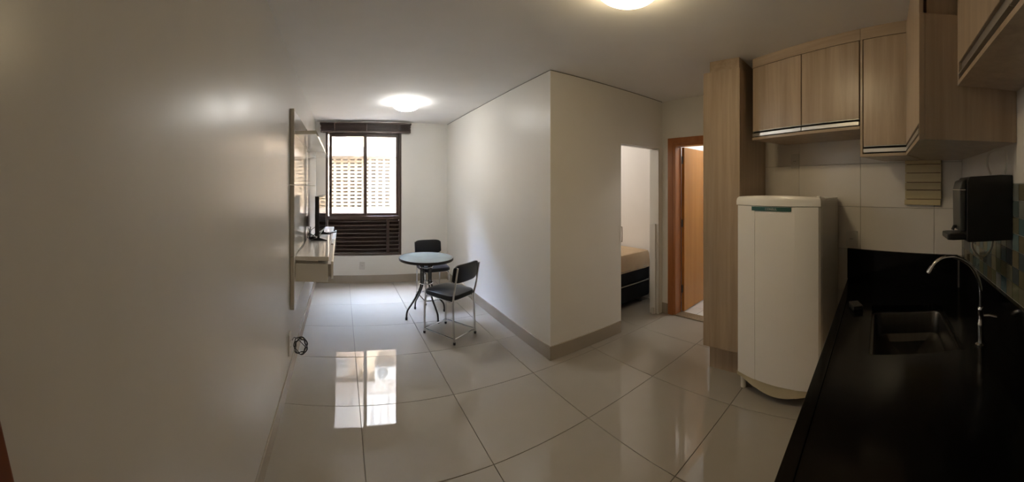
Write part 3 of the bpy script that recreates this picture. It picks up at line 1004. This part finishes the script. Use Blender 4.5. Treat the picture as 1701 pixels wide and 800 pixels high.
# cabinet nearest the camera
NX0, NX1, NY, NZ = 0.20, 1.368, -0.312, 1.911
t = empty('wall_cabinet', (NX0, YM, 0))
tag(t, 'shallow overhead wood cabinet cut off by the top right corner', 'cabinet', 'light wood wall cabinets')
nw, nd = NX1 - NX0, NY - YM
mb = MB()
mb.box((0, 0.002, NZ), (nw, nd - 0.001, NZ + 0.018)).box((0, 0.002, NZ + 0.018), (0.018, nd - 0.020, 2.42)).box((nw - 0.018, 0.002, NZ + 0.018), (nw, nd - 0.001, 2.42))
mb.box((0, 0.002, 2.42), (nw, nd - 0.020, 2.44)).box((0.018, 0.002, NZ + 0.018), (nw - 0.018, 0.012, 2.42))
mb.build('body', 'kwood', t, 0.001, 1)
bx('shade_sheet', (0.018, nd - 0.045, NZ + 0.018), (nw - 0.018, nd - 0.035, 2.42), 'kgap', t)
for (a, b) in ((0.022, nw / 2 - 0.003), (nw / 2 + 0.003, nw - 0.026)):
    dd = bx('door', (a, nd - 0.018, NZ + 0.085), (b, nd, 2.43), 'kwood', t, 0.0015, 1)
    mb = MB()
    mb.box((a, nd - 0.018, NZ + 0.040), (b, nd - 0.012, NZ + 0.084)).box((a, nd - 0.018, NZ + 0.034), (b, nd + 0.003, NZ + 0.040))
    mb.build('grip_profile', 'alum', dd)
bx('cornice', (0, 0.002, 2.44), (nw, nd - 0.03, H), 'kwoodx', t)

# ------------------------------------------------------------------ refrigerator
fr = empty('refrigerator', (2.36, 1.04, 0), math.atan2(-0.990, -0.139))
tag(fr, 'white single-door refrigerator with a curved front and teal name strip', 'refrigerator')
FW, FD = 0.655, 0.45


def fcurve(q, bulge=0.052):
    """front of the door at q = 0..1 across the width (negative = towards the room)"""
    y = -bulge * (1 - (2 * q - 1) ** 2) - 0.018
    if 0.27 < q < 0.73:
        y += 0.0035
    return y


def fprofile(back, off=0.0, n=40):
    qs = sorted(set([i / n for i in range(n + 1)] + [0.268, 0.2705, 0.7295, 0.732]))
    P = [(q * FW, fcurve(q) + off) for q in qs]
    # round the two outer edges
    P[0] = (0.004, P[0][1] + 0.010)
    P[-1] = (FW - 0.004, P[-1][1] + 0.010)
    return P + [(FW, back), (0, back)]


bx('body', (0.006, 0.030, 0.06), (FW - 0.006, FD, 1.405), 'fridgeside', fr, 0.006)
MB().prism(fprofile(0.026), 0.130, 1.362).build('door', 'fridge', fr)
qs = [i / 40 for i in range(41)]
capf = [(q * FW, -0.054 * (1 - (2 * q - 1) ** 2) - 0.020) for q in qs]
mb = MB()
rings = []
for zz, ins in ((1.366, 0.0), (1.395, 0.0), (1.415, 0.004), (1.426, 0.014)):
    rings.append([(x + (ins if x < FW / 2 else -ins) * (abs(2 * x / FW - 1)), y + ins, zz + 0.012 * (1 - (2 * x / FW - 1) ** 2) * (zz > 1.39)) for x, y in capf] + [(FW - ins, 0.10, zz), (ins, 0.10, zz)])
mb.loft(rings)
mb.build('top_cap', 'fridge', fr, smooth=True)
bx('top_panel', (0.01, 0.09, 1.405), (FW - 0.01, FD, 1.418), 'fridge', fr, 0.004)
MB().lathe([(0.016, 0), (0.017, 0.012), (0.012, 0.018), (0.001, 0.019)], 16, (FW - 0.03, 0.03, 1.418)).build('hinge_cover', 'fridge', fr, smooth=True)
# teal strip with the maker's lettering, following the door
sq = [0.23 + (0.70 - 0.23) * i / 16 for i in range(17)]
fy = lambda q: -0.052 * (1 - (2 * q - 1) ** 2) - 0.018
mb = MB()
mb.loft([[(q * FW, fy(q) - 0.002, z_) for q in sq] + [(q * FW, fy(q) + 0.008, z_) for q in reversed(sq)] for z_ in (1.330, 1.358)])
strip = mb.build('name_strip', 'teal', fr)
cu = bpy.data.curves.new('lettering', 'FONT')
cu.body = 'CONSUL'
cu.size = 0.021
cu.align_x = 'CENTER'
cu.extrude = 0.0006
cu.space_character = 1.15
to = bpy.data.objects.new('tmp_text', cu)
C.objects.link(to)
bpy.context.view_layer.update()
me = bpy.data.meshes.new_from_object(to.evaluated_get(bpy.context.evaluated_depsgraph_get()))
bpy.data.objects.remove(to)
me.name = 'lettering'
me.materials.clear()
me.materials.append(M['letter'])
lt = bpy.data.objects.new('lettering', me)
C.objects.link(lt)
lt.parent = strip
lt.location = (0.475 * FW, fy(0.475) - 0.0035, 1.3368)
lt.rotation_euler = (math.pi / 2, 0, 0)
# yellowed kick strip, dipping in the middle
mb = MB()
top = [(q * FW, fcurve(q) + 0.004, 0.127) for q in qs]
bot = [(q * FW, fcurve(q) + 0.006, 0.100 - 0.052 * max(0, math.sin((q - 0.06) / 0.88 * math.pi)) ** 1.3 if 0.06 < q < 0.94 else 0.100) for q in qs]
topb = [(x, y + 0.02, zz) for x, y, zz in top]
botb = [(x, y + 0.02, zz) for x, y, zz in bot]
mb.loft([top, bot, botb, topb, top], cap=False, closed=False)
bmesh.ops.remove_doubles(mb.bm, verts=mb.bm.verts[:], dist=1e-6)
mb.build('kick_strip', 'cream', fr, smooth=True)
for x in (0.035, FW - 0.035):
    for y in (0.012, FD - 0.06):
        MB().lathe([(0.020, 0), (0.022, 0.004), (0.021, 0.06), (0.024, 0.105)], 16, (x, y + 0.01, 0)).build('foot', 'cream' if y > 0.1 else 'fridge', fr, smooth=True)

# ------------------------------------------------------------------ counter
ZC, CF, CE = 0.78, 0.254, 0.35
HX0, HX1, HY0, HY1 = 1.47, 2.08, -0.37, 0.05
ct = empty('granite_countertop', (0, 0, 0))
tag(ct, 'polished black granite countertop with upstands running to the corner', 'countertop')
e = 0.002
mb = MB()
mb.box((CE, YM + e, ZC - 0.035), (HX0, CF, ZC)).box((HX0, YM + e, ZC - 0.035), (HX1, HY0, ZC)).box((HX0, HY1, ZC - 0.035), (HX1, CF, ZC))
mb.prism([(HX1, YM + e), (kw(YM) - e, YM + e), (kw(CF) - e, CF), (HX1, CF)], ZC - 0.035, ZC)
mb.build('slab', 'granite', ct)
bx('front_apron', (CE, CF - 0.02, ZC - 0.10), (kw(CF - 0.02) - 0.006, CF - 0.0005, ZC - 0.035), 'granite', ct, 0.002)
bx('front_lip', (CE, CF - 0.045, ZC), (kw(CF - 0.045) - 0.010, CF, ZC + 0.006), 'granite', ct, 0.003)
bx('upstand', (CE, YM + e, ZC), (kw(YM) - 0.012, YM + 0.022, 1.0), 'granite', ct, 0.002)
us = bx('upstand', (0.03, 0.002, ZC), (0.893, 0.022, 1.015), 'granite', ct, 0.002)
us.location = KO
us.rotation_euler = (0, 0, KA)

# steel sink let into the counter
sk = empty('sink', ((HX0 + HX1) / 2, (HY0 + HY1) / 2, ZC - 0.20))
tag(sk, 'stainless steel sink bowl set into the black counter', 'sink')
sw, sd = (HX1 - HX0) / 2, (HY1 - HY0) / 2


def rrect(w, d, r, zz, n=6):
    out = []
    for cx, cy, a0 in ((w - r, d - r, 0), (-w + r, d - r, 90), (-w + r, -d + r, 180), (w - r, -d + r, 270)):
        for k in range(n + 1):
            a = math.radians(a0 + 90 * k / n)
            out.append((cx + r * math.cos(a), cy + r * math.sin(a), zz))
    return out


mb = MB()
mb.loft([rrect(sw - 0.001, sd - 0.001, 0.05, 0.162), rrect(sw - 0.014, sd - 0.014, 0.05, 0.162), rrect(sw - 0.018, sd - 0.018, 0.05, 0.15), rrect(sw - 0.026, sd - 0.026, 0.06, 0.04), rrect(sw - 0.06, sd - 0.06, 0.05, 0.008), rrect(0.06, 0.06, 0.05, 0.0)], cap=False)
f = [v for v in mb.bm.verts][-28:]
mb.bm.faces.new(f)
mb.build('bowl', 'steel', sk, smooth=True)
MB().lathe([(0.045, 0.001), (0.045, 0.006), (0.036, 0.008), (0.030, 0.003), (0.001, 0.003)], 24).build('drain', 'chrome', sk, smooth=True)

# tap
fa = empty('kitchen_faucet', (1.50, -0.452, ZC))
tag(fa, 'tall chrome kitchen tap with a curved spout over the sink', 'faucet')
MB().lathe([(0.026, 0), (0.026, 0.006), (0.017, 0.012), (0.0145, 0.03), (0.0145, 0.085), (0.017, 0.088), (0.017, 0.098), (0.0145, 0.102), (0.0145, 0.155), (0.016, 0.158), (0.016, 0.166), (0.0115, 0.172)], 20).build('stem', 'chrome', fa, smooth=True)
sp = [(0, 0, 0.165), (0, 0, 0.23), (0, 0.012, 0.30), (0, 0.050, 0.365), (0, 0.110, 0.402), (0, 0.165, 0.405), (0, 0.205, 0.385), (0, 0.225, 0.360)]
MB().tube(smooth_path(sp, 6), 0.0095, 12).build('spout', 'chrome', fa, smooth=True)
MB().tube([(0, 0.222, 0.365), (0, 0.234, 0.345), (0, 0.238, 0.338)], [0.0125, 0.0145, 0.0135], 14).build('aerator', 'chrome', fa, smooth=True)
MB().tube([(0, -0.010, 0.130), (-0.012, -0.035, 0.132), (-0.02, -0.070, 0.124)], [0.006, 0.0085, 0.009], 10).build('lever', 'chrome', fa, smooth=True)

o = empty('dish_sponge', (2.02, 0.145, ZC), 0.4)
tag(o, 'small dark lump lying on the counter between sink and front edge', 'sponge')
bx('pad', (-0.05, -0.03, 0), (0.05, 0.03, 0.022), 'black', o, 0.006)
bx('scouring_layer', (-0.049, -0.029, 0.022), (0.049, 0.029, 0.032), 'darkleg', o, 0.004)

# base cabinets under the counter
for (a, b, lab) in ((0.38, 1.245, 'light wood base cabinet under the near end of the counter'), (1.25, 2.31, 'light wood base cabinet under the sink')):
    t = empty('base_cabinet', (a, YM + 0.01, 0))
    tag(t, lab, 'cabinet', 'base cabinets under the counter')
    w, d, z0, z1 = b - a, CF - YM - 0.06, 0.12, ZC - 0.105
    mb = MB()
    mb.box((0, 0, z0), (0.018, d, z1)).box((w - 0.018, 0, z0), (w, d, z1)).box((0.018, 0, z0), (w - 0.018, d, z0 + 0.018))
    mb.box((0, 0, z1), (0.018, d, ZC - 0.036)).box((w - 0.018, 0, z1), (w, d, ZC - 0.036))
    mb.build('body', 'kwood', t)
    bx('toe_kick', (0.01, 0.0, 0), (w - 0.01, d - 0.06, z0), 'kwood', t)
    for k in range(2):
        dd = bx('door', (0.002 + k * w / 2, d, z0 + 0.002), ((k + 1) * w / 2 - 0.002, d + 0.018, z1 - 0.04), 'kwood', t, 0.0015, 1)
        bx('grip_profile', (0.002 + k * w / 2, d, z1 - 0.04), ((k + 1) * w / 2 - 0.002, d + 0.020, z1 - 0.012), 'alum', dd)

# ------------------------------------------------------------------ water purifier with hoses
wp = empty('water_purifier', (1.414, YM, 1.262))
tag(wp, 'black wall-mounted water purifier with a small drip tray', 'water purifier')
mb = MB()
side = [(0.001, 0.0), (0.205, 0.0), (0.212, 0.006), (0.212, 0.262), (0.200, 0.280), (0.06, 0.290), (0.001, 0.290)]
mb.loft([[(0.0, y, zz) for y, zz in side], [(0.175, y, zz) for y, zz in side]])
mb.build('body', 'black', wp, 0.008)
mb = MB()
mb.loft([[(0.012, y, zz) for y, zz in ((0.212, 0.045), (0.238, 0.045), (0.240, 0.225), (0.230, 0.262), (0.212, 0.270))],
         [(0.163, y, zz) for y, zz in ((0.212, 0.045), (0.238, 0.045), (0.240, 0.225), (0.230, 0.262), (0.212, 0.270))]])
fp = mb.build('front_cover', 'greyplastic', wp, 0.006)
bx('silver_line', (0.011, 0.214, 0.222), (0.164, 0.2412, 0.226), 'alum', fp)
tr = MB().prism([(0.01, 0.205), (0.165, 0.205), (0.165, 0.27), (0.150, 0.292), (0.025, 0.292), (0.01, 0.27)], 0.010, 0.034).build('drip_tray', 'black', wp, 0.005)
bx('tray_grille', (0.03, 0.235, 0.0335), (0.145, 0.28, 0.0355), 'greyplastic', tr)
MB().tube([(0.0875, 0.226, 0.06), (0.0875, 0.250, 0.06), (0.0875, 0.256, 0.045)], 0.008, 8).build('nozzle', 'greyplastic', wp, smooth=True)
hs = MB().tube(smooth_path([(1.50, -0.50, 1.554), (1.505, -0.485, 1.60), (1.50, -0.490, 1.65), (1.46, -0.515, 1.668), (1.43, -0.545, 1.66), (1.43, -0.550, 1.60), (1.435, -0.545, 1.555)], 7), 0.0055, 8).build('water_hose', 'hose', smooth=True)
tag(hs, 'milky plastic hose looped above the black water purifier', 'hose')
hs = MB().tube(smooth_path([(1.53, -0.42, 1.261), (1.535, -0.425, 1.21), (1.55, -0.47, 1.17), (1.56, -0.52, 1.20), (1.555, -0.53, 1.261)], 7), 0.0055, 8).build('water_hose', 'hose', smooth=True)
tag(hs, 'milky plastic hose drooping below the black water purifier', 'hose')

# ------------------------------------------------------------------ wooden slatted board and outlets on the kitchen wall
bd = empty('slatted_board', KO, KA)
tag(bd, 'small square board of pale wooden slats hung on the tiled wall', 'board')
u0, u1 = 0.145, 0.415
bx('backing', (u0 + 0.012, 0.0005, 1.375), (u1 - 0.006, 0.012, 1.68), 'redwood', bd)
zz = 1.365
for k, h in enumerate((0.044, 0.066, 0.056, 0.068, 0.062, 0.030)):
    dx = (0.006, 0.0, 0.002, 0.0, 0.001, 0.002)[k]
    bx('slat', (u0 + dx, 0.012, zz + 0.002), (u1 + dx, 0.026 + (0.003 if k % 2 else 0), zz + h - 0.002), 'board', bd, 0.002, 1)
    zz += h


def koutlet(u, zz, label, w, h):
    x, y = kworld(u, 0.0)
    return outlet((x, y, zz), KA + math.pi, label, w, h, 1)


koutlet(1.41, 1.72, 'white switch plate on the tiled wall high above the fridge', 0.085, 0.125)
koutlet(0.862, 1.09, 'white outlet on the tiled wall between fridge and counter', 0.10, 0.125)

# ------------------------------------------------------------------ bed seen through the opening
be = empty('bed', (1.95, 2.82, 0))
tag(be, 'black box-spring bed with a beige sheet in the bedroom', 'bed')
BL, BWd = 1.60, 1.40
bx('lower_base', (0, 0, 0.075), (BL, BWd, 0.285), 'bedbase', be, 0.03)
bx('upper_base', (0, 0, 0.29), (BL, BWd, 0.47), 'bedbase', be, 0.03)
for zz in (0.287, 0.468):
    MB().tube(rrect(BL / 2 + 0.002, BWd / 2 + 0.002, 0.03, 0), 0.007, 6, closed=True).build('piping', 'piping', be).location = (BL / 2, BWd / 2, zz)
# sheet over the mattress: rounded block with a rumpled skirt
mb = MB()
rings = []
for zz, off, wob in ((0.452, 0.006, 0.014), (0.50, 0.012, 0.011), (0.56, 0.010, 0.008), (0.635, 0.006, 0.005), (0.662, -0.010, 0.003), (0.672, -0.04, 0.0), (0.675, -0.25, 0.0), (0.676, -0.5, 0.0)):
    base = rrect(BL / 2 + off, BWd / 2 + off, max(0.03, 0.05 + off), 0, 10)
    ring = []
    N = len(base)
    # subdivide the ring for the folds
    for i in range(N):
        a, b = Vector(base[i]), Vector(base[(i + 1) % N])
        m = 22 if (a - b).length > 0.2 else 1
        for k in range(m):
            p = a.lerp(b, k / m)
            nrm = Vector((p.x, p.y, 0)).normalized()
            q = wob * (math.sin(p.x * 41 + p.y * 33) + 0.6 * math.sin(p.x * 83 - p.y * 71 + zz * 14))
            ring.append((p.x + nrm.x * q * 0.7, p.y + nrm.y * q * 0.7, zz + (0.4 * q if zz < 0.48 else 0)))
    rings.append(ring)
mn = min(len(r) for r in rings)
if all(len(r) == mn for r in rings):
    mb.loft(rings)
else:
    mb.loft([r for r in rings if len(r) == len(rings[0])])
sh = mb.build('sheet', 'sheet', be, smooth=True)
sh.location = (BL / 2, BWd / 2, 0)
for x in (0.12, BL - 0.10):
    for y in (0.10, BWd - 0.10):
        MB().lathe([(0.032, 0), (0.034, 0.006), (0.024, 0.02), (0.024, 0.078)], 14, (x, y, 0)).build('foot', 'black', be, smooth=True)

# ------------------------------------------------------------------ reddish board at the lower left edge
bo = bx('wooden_board', (-0.016, -0.16, 0), (0.016, 0.0, 1.30), 'redwood', None, 0.003)
tag(bo, 'reddish-brown wooden board leaning at the left wall, at the lower left corner', 'board')
bo.location = (XL + 0.036, 0.532, 0.0)
bo.rotation_euler = (math.radians(14.0), 0, 0)
